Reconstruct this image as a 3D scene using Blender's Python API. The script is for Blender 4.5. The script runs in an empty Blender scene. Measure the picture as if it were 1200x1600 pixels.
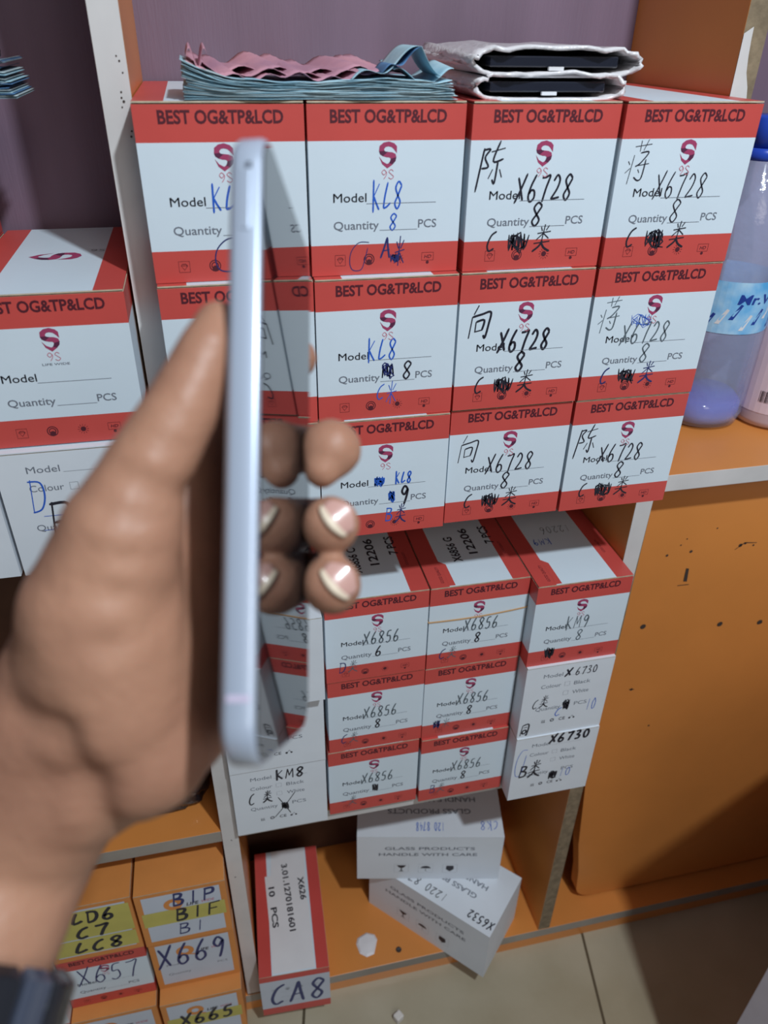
import bpy, math, random
import numpy as np
from mathutils import Vector, Matrix
random.seed(7)
SC = bpy.context.scene
COL = SC.collection
# ------------------------------------------------------------------ camera
R_CAM = Matrix(((0.97584751, 0.1049922, -0.19156795), (-0.21791193, 0.52952059, -0.81983068), (0.01536334, 0.84177466, 0.5396104)))
C_CAM = Vector((0.0664101, -0.5012023, 0.0375915))
F_PX = 1185.06
M_CAM = Matrix.Translation(C_CAM) @ R_CAM.to_4x4()
cd = bpy.data.cameras.new('camera')
cam = bpy.data.objects.new('camera', cd); COL.objects.link(cam)
cam.matrix_world = M_CAM
cd.sensor_fit = 'VERTICAL'; cd.sensor_height = 36.0; cd.lens = F_PX / 1600 * 36
cd.clip_start = 0.01; cd.clip_end = 50
cd.dof.use_dof = True; cd.dof.focus_distance = 0.60; cd.dof.aperture_fstop = 8.0
SC.camera = cam
# ------------------------------------------------------------------ light
wd = bpy.data.worlds.new('room_air'); SC.world = wd; wd.use_nodes = True
wd.node_tree.nodes['Background'].inputs[0].default_value = (0.80, 0.86, 1.0, 1)
wd.node_tree.nodes['Background'].inputs[1].default_value = 0.155
def area(name, loc, target, size, power, color):
    l = bpy.data.lights.new(name, 'AREA'); l.shape = 'DISK'; l.size = size; l.energy = power; l.color = color
    o = bpy.data.objects.new(name, l); COL.objects.link(o); o.location = loc
    o.rotation_euler = (Vector(target) - Vector(loc)).to_track_quat('-Z', 'Y').to_euler(); return o
area('bulb_light', (0.46, -0.80, 0.82), (0.25, 0.0, -0.4), 0.06, 15.0, (0.84, 0.93, 1.0))
area('ceiling_light', (0.5, -1.9, 0.9), (0.2, 0.0, -0.6), 0.7, 7.0, (1.0, 0.93, 0.86))
SC.view_settings.view_transform = 'Standard'; SC.view_settings.look = 'None'
SC.view_settings.gamma = 1.0; SC.view_settings.use_curve_mapping = False
SC.view_settings.exposure = 0.0
# ------------------------------------------------------------------ materials
def mat(name, col, rough=0.5, metal=0.0, noise=0.0, nscale=40, bump=0.0, bscale=200, stretch=None, coat=0.0, spec=0.5, trans=0.0, ior=1.45, sss=0.0, col2=None, alpha=1.0):
    m = bpy.data.materials.new(name); m.use_nodes = True
    nt = m.node_tree; b = nt.nodes['Principled BSDF']
    b.inputs['Base Color'].default_value = (*col, 1); b.inputs['Roughness'].default_value = rough
    b.inputs['Metallic'].default_value = metal; b.inputs['Specular IOR Level'].default_value = spec
    b.inputs['Coat Weight'].default_value = coat; b.inputs['Coat Roughness'].default_value = 0.1
    b.inputs['Transmission Weight'].default_value = trans; b.inputs['IOR'].default_value = ior
    b.inputs['Alpha'].default_value = alpha
    if sss: b.inputs['Subsurface Weight'].default_value = sss; b.inputs['Subsurface Scale'].default_value = 0.01
    if noise or bump or col2:
        tc = nt.nodes.new('ShaderNodeTexCoord'); mp = nt.nodes.new('ShaderNodeMapping')
        if stretch: mp.inputs['Scale'].default_value = stretch
        nt.links.new(tc.outputs['Object'], mp.inputs[0])
    if noise or col2:
        n = nt.nodes.new('ShaderNodeTexNoise'); n.inputs['Scale'].default_value = nscale; n.inputs['Detail'].default_value = 5
        nt.links.new(mp.outputs[0], n.inputs['Vector'])
        r = nt.nodes.new('ShaderNodeValToRGB'); r.color_ramp.elements[0].position = 0.32; r.color_ramp.elements[1].position = 0.68
        c2 = col2 if col2 else tuple(c * (1 - noise) for c in col)
        r.color_ramp.elements[0].color = (*c2, 1); r.color_ramp.elements[1].color = (*col, 1)
        nt.links.new(n.outputs['Fac'], r.inputs[0]); nt.links.new(r.outputs[0], b.inputs['Base Color'])
    if bump:
        n2 = nt.nodes.new('ShaderNodeTexNoise'); n2.inputs['Scale'].default_value = bscale; n2.inputs['Detail'].default_value = 3
        nt.links.new(mp.outputs[0], n2.inputs['Vector'])
        bp = nt.nodes.new('ShaderNodeBump'); bp.inputs['Strength'].default_value = bump; bp.inputs['Distance'].default_value = 0.002
        nt.links.new(n2.outputs['Fac'], bp.inputs['Height']); nt.links.new(bp.outputs[0], b.inputs['Normal'])
    return m
RED = mat('carton_red', (0.60, 0.080, 0.068), 0.42, noise=0.10, nscale=14, bump=0.05, bscale=90)
WHT = mat('carton_white', (0.66, 0.76, 0.84), 0.45, noise=0.05, nscale=10, bump=0.05, bscale=90)
CREAM = mat('raw_card_edge', (0.62, 0.52, 0.38), 0.85, noise=0.3, nscale=150)
INK = mat('print_black', (0.022, 0.018, 0.028), 0.5)
INKR = mat('print_dark_on_red', (0.085, 0.012, 0.022), 0.5)
GRYINK = mat('print_grey', (0.16, 0.18, 0.22), 0.5)
CRIM = mat('logo_crimson', (0.36, 0.05, 0.13), 0.45)
CRIMD = mat('logo_dark_crimson', (0.10, 0.02, 0.06), 0.45)
PINKT = mat('logo_pale_crimson', (0.55, 0.18, 0.24), 0.45)
PBLUE = mat('blue_pen', (0.02, 0.11, 0.55), 0.45)
PBLK = mat('black_marker', (0.018, 0.018, 0.03), 0.4)
PGRY = mat('faded_marker', (0.10, 0.13, 0.155), 0.5)
PNAVY = mat('navy_marker', (0.02, 0.03, 0.14), 0.4)
WBOX = mat('plain_white_card', (0.72, 0.77, 0.83), 0.6, noise=0.07, nscale=12, bump=0.06, bscale=80)
ORC = mat('orange_card', (0.70, 0.27, 0.07), 0.5, noise=0.12, nscale=18)
LABW = mat('grey_white_label', (0.56, 0.61, 0.70), 0.5, noise=0.06, nscale=25)
YEL = mat('yellow_paper', (0.56, 0.50, 0.13), 0.6, noise=0.12, nscale=30)
STICK = mat('white_sticker', (0.74, 0.74, 0.76), 0.5, noise=0.05, nscale=30)
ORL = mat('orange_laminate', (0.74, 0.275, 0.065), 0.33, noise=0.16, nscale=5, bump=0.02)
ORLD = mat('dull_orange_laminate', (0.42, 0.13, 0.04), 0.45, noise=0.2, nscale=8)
MAUVE = mat('mauve_laminate', (0.185, 0.125, 0.175), 0.5, noise=0.16, nscale=9, bump=0.15, bscale=160, stretch=(3, 3, 0.25))
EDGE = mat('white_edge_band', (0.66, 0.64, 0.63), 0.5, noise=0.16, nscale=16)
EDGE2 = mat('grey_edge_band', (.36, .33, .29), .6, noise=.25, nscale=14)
CHIP = mat('raw_chipboard', (0.27, 0.205, 0.13), 0.9, noise=0.35, nscale=120, bump=0.3)
DKBR = mat('dark_brown_back', (0.11, 0.055, 0.035), 0.7, noise=0.2)
GRIME = mat('grime', (0.05, 0.035, 0.03), 0.8)
# ------------------------------------------------------------------ mesh helpers
class MB:
    def __init__(s): s.v = []; s.f = []; s.m = []; s.mats = []
    def mi(s, m):
        if m not in s.mats: s.mats.append(m)
        return s.mats.index(m)
    def add(s, vs, fs, m):
        o = len(s.v); s.v += [tuple(v) for v in vs]; i = s.mi(m)
        for f in fs: s.f.append([o + k for k in f]); s.m.append(i)
    def box(s, a, b, m, skip=()):
        x0, y0, z0 = a; x1, y1, z1 = b
        vs = [(x0, y0, z0), (x1, y0, z0), (x1, y1, z0), (x0, y1, z0), (x0, y0, z1), (x1, y0, z1), (x1, y1, z1), (x0, y1, z1)]
        fs = [(0, 3, 2, 1), (4, 5, 6, 7), (0, 1, 5, 4), (1, 2, 6, 5), (2, 3, 7, 6), (3, 0, 4, 7)]
        mm = m if isinstance(m, (list, tuple)) else [m] * 6
        o = len(s.v); s.v += vs
        for k, f in enumerate(fs):
            if k in skip: continue
            s.f.append([o + q for q in f]); s.m.append(s.mi(mm[k]))
    def face(s, F, pts, m, lift=0.00012):
        O, U, V, N = F
        vs = [O + U * p[0] + V * p[1] + N * lift for p in pts]
        s.add(vs, [tuple(range(len(vs)))], m)
    def build(s, name, parent=None, smooth=False, bevel=0.0, loc=None, rot=None, thick=0.0):
        me = bpy.data.meshes.new(name); me.from_pydata(s.v, [], s.f)
        for m in s.mats: me.materials.append(m)
        me.polygons.foreach_set('material_index', s.m)
        if smooth: me.polygons.foreach_set('use_smooth', [True] * len(s.f))
        me.update()
        o = bpy.data.objects.new(name, me); COL.objects.link(o)
        if parent: o.parent = parent
        if loc: o.location = loc
        if rot: o.rotation_euler = rot
        if thick:
            q = o.modifiers.new('solid', 'SOLIDIFY'); q.thickness = thick; q.offset = 0
        if bevel:
            q = o.modifiers.new('bevel', 'BEVEL'); q.width = bevel; q.segments = 2; q.limit_method = 'ANGLE'; q.angle_limit = 0.9
        return o
def tag(o, label=None, cat=None, group=None, kind=None):
    if label: o['label'] = label
    if cat: o['category'] = cat
    if group: o['group'] = group
    if kind: o['kind'] = kind
    return o
def empty(name, loc, rz=0.0, label=None, cat=None, group=None):
    o = bpy.data.objects.new(name, None); COL.objects.link(o); o.location = loc; o.rotation_euler = (0, 0, rz)
    o.empty_display_size = 0.02
    return tag(o, label, cat, group)
V3 = Vector
def frontF(x0=0, y0=0, z0=0): return (V3((x0, y0, z0)), V3((1, 0, 0)), V3((0, 0, 1)), V3((0, -1, 0)))
def topF(x0, y0, z0): return (V3((x0, y0, z0)), V3((1, 0, 0)), V3((0, 1, 0)), V3((0, 0, 1)))
def turned(F, x, y, a):
    O, U, V, N = F; c, s = math.cos(a), math.sin(a)
    return (O + U * x + V * y, U * c + V * s, V * c - U * s, N)
# printed text: font outlines turned into flat polygons
_tc = {}
def glyphs(s, bold=0.0):
    k = (s, bold)
    if k not in _tc:
        c = bpy.data.curves.new('t', 'FONT'); c.body = s; c.size = 1.0; c.offset = bold; c.resolution_u = 3
        o = bpy.data.objects.new('t', c); COL.objects.link(o)
        bpy.context.view_layer.update()
        me = o.evaluated_get(bpy.context.evaluated_depsgraph_get()).to_mesh()
        vs = [(v.co.x, v.co.y) for v in me.vertices]; fs = [tuple(p.vertices) for p in me.polygons]
        bpy.data.objects.remove(o); bpy.data.curves.remove(c)
        xs = [v[0] for v in vs]; x0 = min(xs); w = max(xs) - x0
        _tc[k] = ([(v[0] - x0, v[1]) for v in vs], fs, w)
    return _tc[k]
def text(M, F, s, x, y, h, w=None, m=INK, bold=0.0, slant=0.0, lift=0.00014):
    vs, fs, w0 = glyphs(s, bold); k = h / 0.70; kx = (w / w0) if w else k
    O, U, V, N = F
    M.add([O + U * (x + vx * kx + slant * vy * k) + V * (y + vy * k) + N * lift for vx, vy in vs], fs, m)
# hand-drawn strokes
def cr(pts, n=5):
    if len(pts) < 3: return pts
    P = [pts[0]] + list(pts) + [pts[-1]]; out = []
    for i in range(1, len(P) - 2):
        p0, p1, p2, p3 = P[i - 1], P[i], P[i + 1], P[i + 2]
        for k in range(n):
            t = k / n
            out.append(tuple(0.5 * (2 * p1[j] + (p2[j] - p0[j]) * t + (2 * p0[j] - 5 * p1[j] + 4 * p2[j] - p3[j]) * t * t + (3 * p1[j] - p0[j] - 3 * p2[j] + p3[j]) * t ** 3) for j in (0, 1)))
    out.append(pts[-1]); return out
def ribbon(M, F, pts, lw, m, lift=0.00022):
    O, U, V, N = F; n = len(pts); L = []; Rr = []
    for i, p in enumerate(pts):
        a = pts[max(0, i - 1)]; b = pts[min(n - 1, i + 1)]
        dx, dy = b[0] - a[0], b[1] - a[1]; d = math.hypot(dx, dy) or 1; nx, ny = -dy / d, dx / d
        w = lw / 2 * (0.55 if i in (0, n - 1) else 1.0)
        L.append((p[0] + nx * w, p[1] + ny * w)); Rr.append((p[0] - nx * w, p[1] - ny * w))
    vs = [O + U * p[0] + V * p[1] + N * lift for p in L + Rr]
    M.add(vs, [(i, n + i, n + i + 1, i + 1) for i in range(n - 1)], m)
S8 = [(.85, .85), (.5, 1), (.2, .78), (.45, .52), (.78, .25), (.5, 0), (.2, .2), (.5, .5), (.85, .85)]
ST = {
 'K': [[(.1, 1.1), (.15, .5), (.2, -.1)], [(.75, .95), (.2, .5)], [(.2, .5), (.5, .25), (.85, 0)]],
 'L': [[(.5, 1), (.25, .5), (.15, .05)], [(.15, .05), (.5, .1), (.9, .25)]],
 '8': [S8], 'X': [[(.1, .95), (.5, .45), (.8, .05)], [(.95, 1.1), (.5, .5), (.0, -.05)]],
 '6': [[(.7, 1.05), (.3, .6), (.15, .2), (.4, 0), (.75, .15), (.7, .4), (.4, .45), (.2, .3)]],
 '7': [[(.1, .9), (.5, .92), (.9, .98), (.65, .5), (.45, -.05)]],
 '2': [[(.15, .75), (.45, .98), (.75, .8), (.6, .45), (.1, .05)], [(.1, .05), (.5, .08), (.95, .12)]],
 '5': [[(.85, .98), (.35, .92), (.25, .55), (.65, .55), (.75, .2), (.4, 0), (.1, .1)]],
 '3': [[(.15, .9), (.6, .98), (.65, .7), (.35, .52), (.75, .35), (.6, .05), (.1, .05)]],
 '0': [[(.5, 1), (.15, .6), (.3, .05), (.7, .1), (.8, .6), (.5, 1)]],
 '1': [[(.5, 1), (.45, 0)]], '9': [[(.8, .8), (.45, .98), (.2, .7), (.5, .5), (.8, .8), (.75, .4), (.55, -.05)]],
 'C': [[(.85, .95), (.4, .75), (.15, .3), (.35, .0), (.8, .12)]],
 'A': [[(.05, 0), (.3, .5), (.5, 1.0)], [(.5, 1), (.65, .5), (.85, 0)], [(.15, .35), (.8, .4)]],
 'M': [[(.05, 0), (.2, 1)], [(.2, 1), (.45, .3)], [(.45, .3), (.8, 1)], [(.8, 1), (.9, 0)]],
 'B': [[(.2, 1), (.15, 0)], [(.1, .95), (.7, .9), (.6, .6), (.2, .52)], [(.2, .52), (.8, .4), (.7, .05), (.1, 0)]],
 'P': [[(.2, 1), (.15, 0)], [(.1, .95), (.75, .95), (.75, .6), (.2, .5)]],
 'F': [[(.2, 1), (.15, 0)], [(.2, .98), (.95, 1.05)], [(.2, .52), (.75, .55)]],
 'D': [[(.2, 1), (.15, 0)], [(.05, .95), (.7, .9), (.85, .5), (.6, .1), (.1, 0)]],
 'T': [[(.1, .9), (.9, 1)], [(.5, .95), (.45, 0)]], '4': [[(.6, 1), (.15, .4), (.95, .42)], [(.7, .7), (.65, 0)]], '=': [[(.1, .6), (.9, .6)], [(.1, .35), (.9, .35)]],
 '-': [[(.1, .5), (.9, .5)]],
 '陈': [[(.12, .95), (.08, .5), (.02, -.25)], [(.12, .9), (.36, .92), (.2, .7), (.38, .45), (.12, .4)], [(.42, .85), (.95, .95)], [(.72, 1.15), (.55, .6), (.95, .66)], [(.74, .62), (.74, .0), (.62, .1)], [(.58, .38), (.46, .12)], [(.86, .38), (1, .15)]],
 '向': [[(.4, 1.1), (.25, .8)], [(.2, .72), (.18, .0)], [(.2, .72), (.6, .8), (.98, .86), (.98, .45), (.92, .0), (.82, .1)], [(.4, .55), (.42, .2)], [(.4, .55), (.75, .6), (.72, .25)], [(.42, .22), (.72, .27)]],
 '蒋': [[(.2, .95), (.9, 1.02)], [(.42, 1.12), (.45, .82)], [(.72, 1.15), (.6, .85)], [(.25, .72), (.22, -.1)], [(.05, .55), (.15, .45)], [(.02, .22), (.2, .35)], [(.5, .78), (.85, .8), (.6, .5), (.4, .4)], [(.45, .42), (.98, .48)], [(.8, .6), (.8, .1), (.66, .0), (.45, .1)], [(.55, .32), (.64, .22)]],
 '类': [[(.3, 1), (.4, .82)], [(.75, 1.05), (.62, .85)], [(.15, .72), (.9, .8)], [(.5, 1.1), (.48, .42)], [(.48, .72), (.15, .45)], [(.5, .72), (.85, .5)], [(.05, .3), (.95, .38)], [(.5, .42), (.4, .2), (.05, -.05)], [(.5, .3), (.7, .1), (1.05, -.05)]],
 '米': [[(.5, 1.1), (.45, .0)], [(.1, .5), (.95, .6)], [(.2, .9), (.4, .65)], [(.85, .95), (.6, .65)], [(.45, .5), (.1, .1)], [(.5, .5), (.95, .1)]],
 '同': [[(.15, .95), (.1, 0)], [(.15, .95), (.85, 1), (.85, .05), (.72, .1)], [(.3, .75), (.7, .78)], [(.3, .5), (.3, .2), (.65, .25), (.65, .5), (.3, .5)]],
 '(': [[(1, 1), (.45, 1.0), (.1, .7), (.05, .3), (.25, 0), (.7, 0), (.85, .35), (.95, .8)]],
}
def scribble(M, F, x, y, w, h, lw, m, n=13):
    lw = lw * .75
    rg = random.Random(int(x * 1e6) ^ int(y * 1e6)); pts = []
    for i in range(n):
        t = i / (n - 1); pts.append((x + w * (t * .8 + .2 * rg.random()), y + h * (0.5 + 0.48 * (-1) ** i * (0.6 + .4 * rg.random()))))
    ribbon(M, F, cr(pts, 3), lw, m)
    pts = [(x + w * (.5 + (.2 + .3 * rg.random()) * math.cos(a * 1.1)), y + h * (.5 + (.2 + .35 * rg.random()) * math.sin(a))) for a in [i * .6 for i in range(20)]]
    ribbon(M, F, pts, lw, m, 0.00026)
def hand(M, F, s, x, y, w, h, lw, m, slant=0.12):
    cw = w / len(s)
    for i, c in enumerate(s):
        if c == '#': scribble(M, F, x + i * cw, y, cw * .9, h, lw, m); continue
        if c == ' ': continue
        for st in ST[c]:
            j = 0.02 * math.sin(i * 7.3 + x * 900)
            pts = [(x + i * cw + (p[0] * .84 + j + slant * p[1]) * cw, y + (p[1] + j) * h) for p in st]
            ribbon(M, F, cr(pts), lw, m, 0.00020 + 0.00001 * (ST[c].index(st)))
def disc(M, F, x, y, r, m, n=12, lift=.00014, r2=0.0):
    O, U, V, N = F
    P = lambda rr: [O + U * (x + rr * math.cos(2 * math.pi * i / n)) + V * (y + rr * math.sin(2 * math.pi * i / n)) + N * lift for i in range(n)]
    if r2: M.add(P(r) + P(r2), [(i, (i + 1) % n, n + (i + 1) % n, n + i) for i in range(n)], m)
    else: M.add(P(r), [tuple(range(n))], m)
def logo(M, F, x, y, w, h, lift=.00014, caption=True, nines=True):
    # ribbon-like shield S, drawn in a unit box from the printed mark
    O, U, V, N = F
    def poly(pts, m): M.add([O + U * (x + p[0] * w) + V * (y + p[1] * h) + N * lift for p in pts], [tuple(range(len(pts)))], m)
    def strip(a, b, m):
        n = len(a); M.add([O + U * (x + p[0] * w) + V * (y + p[1] * h) + N * lift for p in a + b], [(i, i + 1, n + i + 1, n + i) for i in range(n - 1)], m)
    strip([(1, .56), (1.0, .82), (.85, .93), (.55, 1.0)], [(1, .56), (.82, .72), (.70, .79), (.52, .82)], CRIM)
    strip([(.55, 1.0), (.25, .96), (.03, .84), (.0, .64)], [(.52, .82), (.38, .80), (.29, .73), (.30, .66)], CRIM)
    strip([(.0, .64), (.06, .53), (.22, .46)], [(.30, .66), (.38, .63), (.5, .62)], CRIMD)
    strip([(.22, .46), (.42, .42), (.60, .41), (.66, .36)], [(.5, .62), (.74, .60), (.93, .54), (.98, .42)], CRIM)
    strip([(.66, .36), (.63, .28), (.56, .20)], [(.98, .42), (.94, .28), (.78, .15)], CRIMD)
    strip([(.56, .20), (.46, .17), (.22, .26), (.01, .45)], [(.78, .15), (.48, .0), (.18, .17), (.01, .45)], CRIM)
    if nines:
        for ch, xo in (([(.8, .75), (.45, .98), (.1, .72), (.45, .45), (.82, .75), (.78, .4), (.4, 0)], .14), ([(.85, .82), (.5, 1), (.15, .78), (.5, .52), (.88, .25), (.5, 0), (.08, .18)], .52)):
            ribbon(M, F, cr([(x + (xo + .36 * p[0]) * w, y + (-.40 + .36 * p[1]) * h) for p in ch]), .00042, PINKT)
def icons(M, F, W, y, s=1.0, m=INKR):
    r = .0034 * s
    x = .19 * W
    for (a, b) in (((-r, -r), (r, -r)), ((r, -r), (r, r)), ((r, r), (-r, r)), ((-r, r), (-r, -r))):
        ribbon(M, F, [(x + a[0], y + a[1]), (x + b[0], y + b[1])], .0003, m)
    ribbon(M, F, [(x - .6 * r, y + .2 * r), (x - .3 * r, y + .5 * r), (x + .3 * r, y + .5 * r), (x + .6 * r, y + .2 * r), (x, y - .6 * r), (x - .6 * r, y + .2 * r), (x + .6 * r, y + .2 * r)], .00035, m)
    x = .385 * W
    disc(M, F, x, y, .0037 * s, m, 16, r2=.0031 * s); disc(M, F, x, y, .0024 * s, m, 16, r2=.0018 * s); disc(M, F, x, y - .0018 * s, .0019 * s, m, 12, lift=.00018)
    x = .585 * W
    disc(M, F, x, y, .0018 * s, m, 12)
    for i in range(12):
        a = i * math.pi / 6; ribbon(M, F, [(x + .0023 * s * math.cos(a), y + .0023 * s * math.sin(a)), (x + .0037 * s * math.cos(a), y + .0037 * s * math.sin(a))], .0004, m)
    x = .79 * W
    for (a, b) in (((-1.2 * r, -.6 * r), (1.2 * r, -.6 * r)), ((1.2 * r, -.6 * r), (1.2 * r, .9 * r)), ((1.2 * r, .9 * r), (-1.2 * r, .9 * r)), ((-1.2 * r, .9 * r), (-1.2 * r, -.6 * r))):
        ribbon(M, F, [(x + a[0], y + a[1]), (x + b[0], y + b[1])], .0003, m)
    text(M, F, 'HD', x - .7 * r, y - .2 * r, .0022 * s, 1.4 * r, m, .01, .2)
    disc(M, F, x, y - 1.0 * r, .0011 * s, m, 8)
# ------------------------------------------------------------------ furniture (structure)
YD, YB = 0.0365, 0.188
def struct(M, name, label=None, bevel=0.0, **k):
    o = M.build(name, bevel=bevel, **k); tag(o, label, None, None, 'structure'); return o
XR = (1.07 + .0)
M = MB(); M.box((-3, -3, -1.14), (3, 2.0, -1.115), None)
# tiled floor: procedural grout grid
fm = bpy.data.materials.new('beige_floor_tile'); fm.use_nodes = True; nt = fm.node_tree; b = nt.nodes['Principled BSDF']
tc = nt.nodes.new('ShaderNodeTexCoord'); sx = nt.nodes.new('ShaderNodeSeparateXYZ'); nt.links.new(tc.outputs['Object'], sx.inputs[0])
def math_node(op, a, b2=None):
    n = nt.nodes.new('ShaderNodeMath'); n.operation = op
    for i, q in enumerate((a, b2)):
        if q is None: continue
        if isinstance(q, (int, float)): n.inputs[i].default_value = q
        else: nt.links.new(q, n.inputs[i])
    return n.outputs[0]
def grout(sock, off, per):
    u = math_node('FRACT', math_node('DIVIDE', math_node('SUBTRACT', sock, off), per))
    return math_node('LESS_THAN', u, 0.004 / per)
xs_ = math_node('SUBTRACT', sx.outputs[0], math_node('MULTIPLY', sx.outputs[1], 0.19))
g = math_node('MAXIMUM', grout(xs_, 0.0815, 0.4215), grout(sx.outputs[1], -0.33, 0.4215))
nz = nt.nodes.new('ShaderNodeTexNoise'); nz.inputs['Scale'].default_value = 6; nz.inputs['Detail'].default_value = 6
nt.links.new(tc.outputs['Object'], nz.inputs['Vector'])
rp = nt.nodes.new('ShaderNodeValToRGB'); rp.color_ramp.elements[0].color = (.37, .32, .22, 1); rp.color_ramp.elements[1].color = (.50, .45, .34, 1)
rp.color_ramp.elements[0].position = .3; rp.color_ramp.elements[1].position = .7
nt.links.new(nz.outputs['Fac'], rp.inputs[0])
mx = nt.nodes.new('ShaderNodeMix'); mx.data_type = 'RGBA'; nt.links.new(g, mx.inputs[0]); nt.links.new(rp.outputs[0], mx.inputs[6]); mx.inputs[7].default_value = (.10, .08, .05, 1)
nt.links.new(mx.outputs[2], b.inputs['Base Color']); b.inputs['Roughness'].default_value = .3
M.mats = [fm]
struct(M, 'floor', 'beige tiled floor below the shelving')
# back panels
M = MB(); M.box((-1.2, YB, -.33), (1.8, YB + .02, 1.0), MAUVE); struct(M, 'wall_back', 'mauve laminate back panel of the shelving')
M = MB(); M.box((-1.2, .235, -1.115), (1.8, .255, -.33), DKBR); struct(M, 'trim_1', 'dark back panel behind the lower bays')
# dividers
def divider(n, x0, x1, label, edge_poly, marks=()):
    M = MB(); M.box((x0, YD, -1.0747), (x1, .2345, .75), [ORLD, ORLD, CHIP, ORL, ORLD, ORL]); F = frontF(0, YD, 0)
    M.face(F, edge_poly, EDGE, .0006)
    vs = edge_poly
    for mk in marks:
        disc(M, F, mk[0], mk[1], mk[2], GRIME, 7, .0009)
    return struct(M, n, label, bevel=.0004)
divider('trim_2', .0144, .0322, 'white edged divider board left of the red cartons',
        [(.0146, -1.07), (.0320, -1.07), (.0320, .75), (.0146, .75)],
        [(.0265, .002, .0006), (.0272, -.003, .0008), (.0258, -.006, .0005), (.0285, -.022, .0007), (.0292, -.019, .0006), (.028, .018, .0006), (.0267, .0205, .0005), (.029, .012, .0005), (.0262, -.001, .0006), (.024, -.73, .0008), (.022, -.80, .0009)])
# mark: tan smear on the divider
divider('trim_3', .4352, .4532, 'white edged divider board right of the red cartons, edge band chipped',
        [(.4354, -.62), (.4480, -.62), (.4515, -.42), (.4530, -.30), (.4527, -.02), (.4475, .005), (.4440, .014), (.4425, .024), (.4418, .033), (.4415, .041), (.4352, .037)],
        [(.438, -.43, .0007)])
# shelves: name, x0, x1, ztop
def shelf(n, x0, x1, zt, label, front=EDGE, y0=YD, y1=.2345, th=.018):
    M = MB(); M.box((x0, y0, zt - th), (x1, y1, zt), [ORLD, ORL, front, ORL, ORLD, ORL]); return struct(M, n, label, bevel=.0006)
shelf('trim_4', .0324, .4350, -.3097, 'upper shelf board under the top red cartons', y0=YD + .002)
shelf('trim_5', .0324, .4350, -.7122, 'lower shelf board under the second tier of cartons', y0=YD + .002)
shelf('trim_6', .4534, 1.6, -.3097, 'orange shelf board with worn white edge carrying the bottles')
shelf('trim_7', -1.0, .0142, -.3105, 'left bay shelf board', y0=YD)
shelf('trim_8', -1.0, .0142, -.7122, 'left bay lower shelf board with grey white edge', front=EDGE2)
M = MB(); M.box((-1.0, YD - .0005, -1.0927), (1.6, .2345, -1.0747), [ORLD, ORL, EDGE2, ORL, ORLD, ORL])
F = frontF(0, YD - .0005, 0)
struct(M, 'trim_9', 'bottom orange board with grey white edge', bevel=.0006)
M = MB(); M.box((-1.0, YD + .001, -1.115), (1.6, YD + .02, -1.0927), ORL); struct(M, 'trim_10', 'orange plinth strip under the bottom board')
# orange panel with rounded corner
M = MB(); y0, y1 = .068, .086; pts = [(.472, -.3277), (.4745, -.60), (.478, -.80), (.490, -.93), (.5015, -1.00)]
for i in range(7):
    a = math.pi + i * math.pi / 12; pts.append((.535 + .030 * math.cos(a), -1.0405 + .030 * math.sin(a)))
pts += [(.82, -1.0695), (1.3, -1.072), (1.6, -1.072), (1.6, -.3277)]
n = len(pts); M.add([(p[0], y0, p[1]) for p in pts] + [(p[0], y1, p[1]) for p in pts],
      [tuple(range(n)), tuple(range(2 * n - 1, n - 1, -1))] + [(i, n + i, n + (i + 1) % n, (i + 1) % n) for i in range(n)], ORL)
F = frontF(0, y0, 0)
for (px, pz, pr) in ((.5015, -.528, .0035), (.6027, -.5419, .0035), (.6573, -.5484, .0035), (.5081, -.6283, .002), (.547, -.70, .0014), (.536, -.4287, .0018), (.527, -.4112, .0008), (.5215, -.4185, .0009), (.5955, -.4289, .0022), (.601, -.427, .0015), (.612, -.431, .0012), (.56, -.402, .0009), (.508, -.43, .0015), (.66, -.55, .001)):
    disc(M, F, px, pz, pr, GRIME, 10, .0005)
M.face(F, [(.536, -.451), (.5395, -.452), (.5415, -.470), (.537, -.469)], GRIME, .0005)
ribbon(M, F, [(.531, -.474), (.545, -.4745)], .0015, GRIME, .0005)
ribbon(M, F, [(.505, -.6275), (.512, -.6290)], .0016, GRIME, .0005)
ribbon(M, F, [(.59, -.434), (.60, -.426), (.615, -.428)], .0012, GRIME, .0005)
struct(M, 'trim_11', 'orange laminate panel with rounded lower corner and screw holes')
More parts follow.
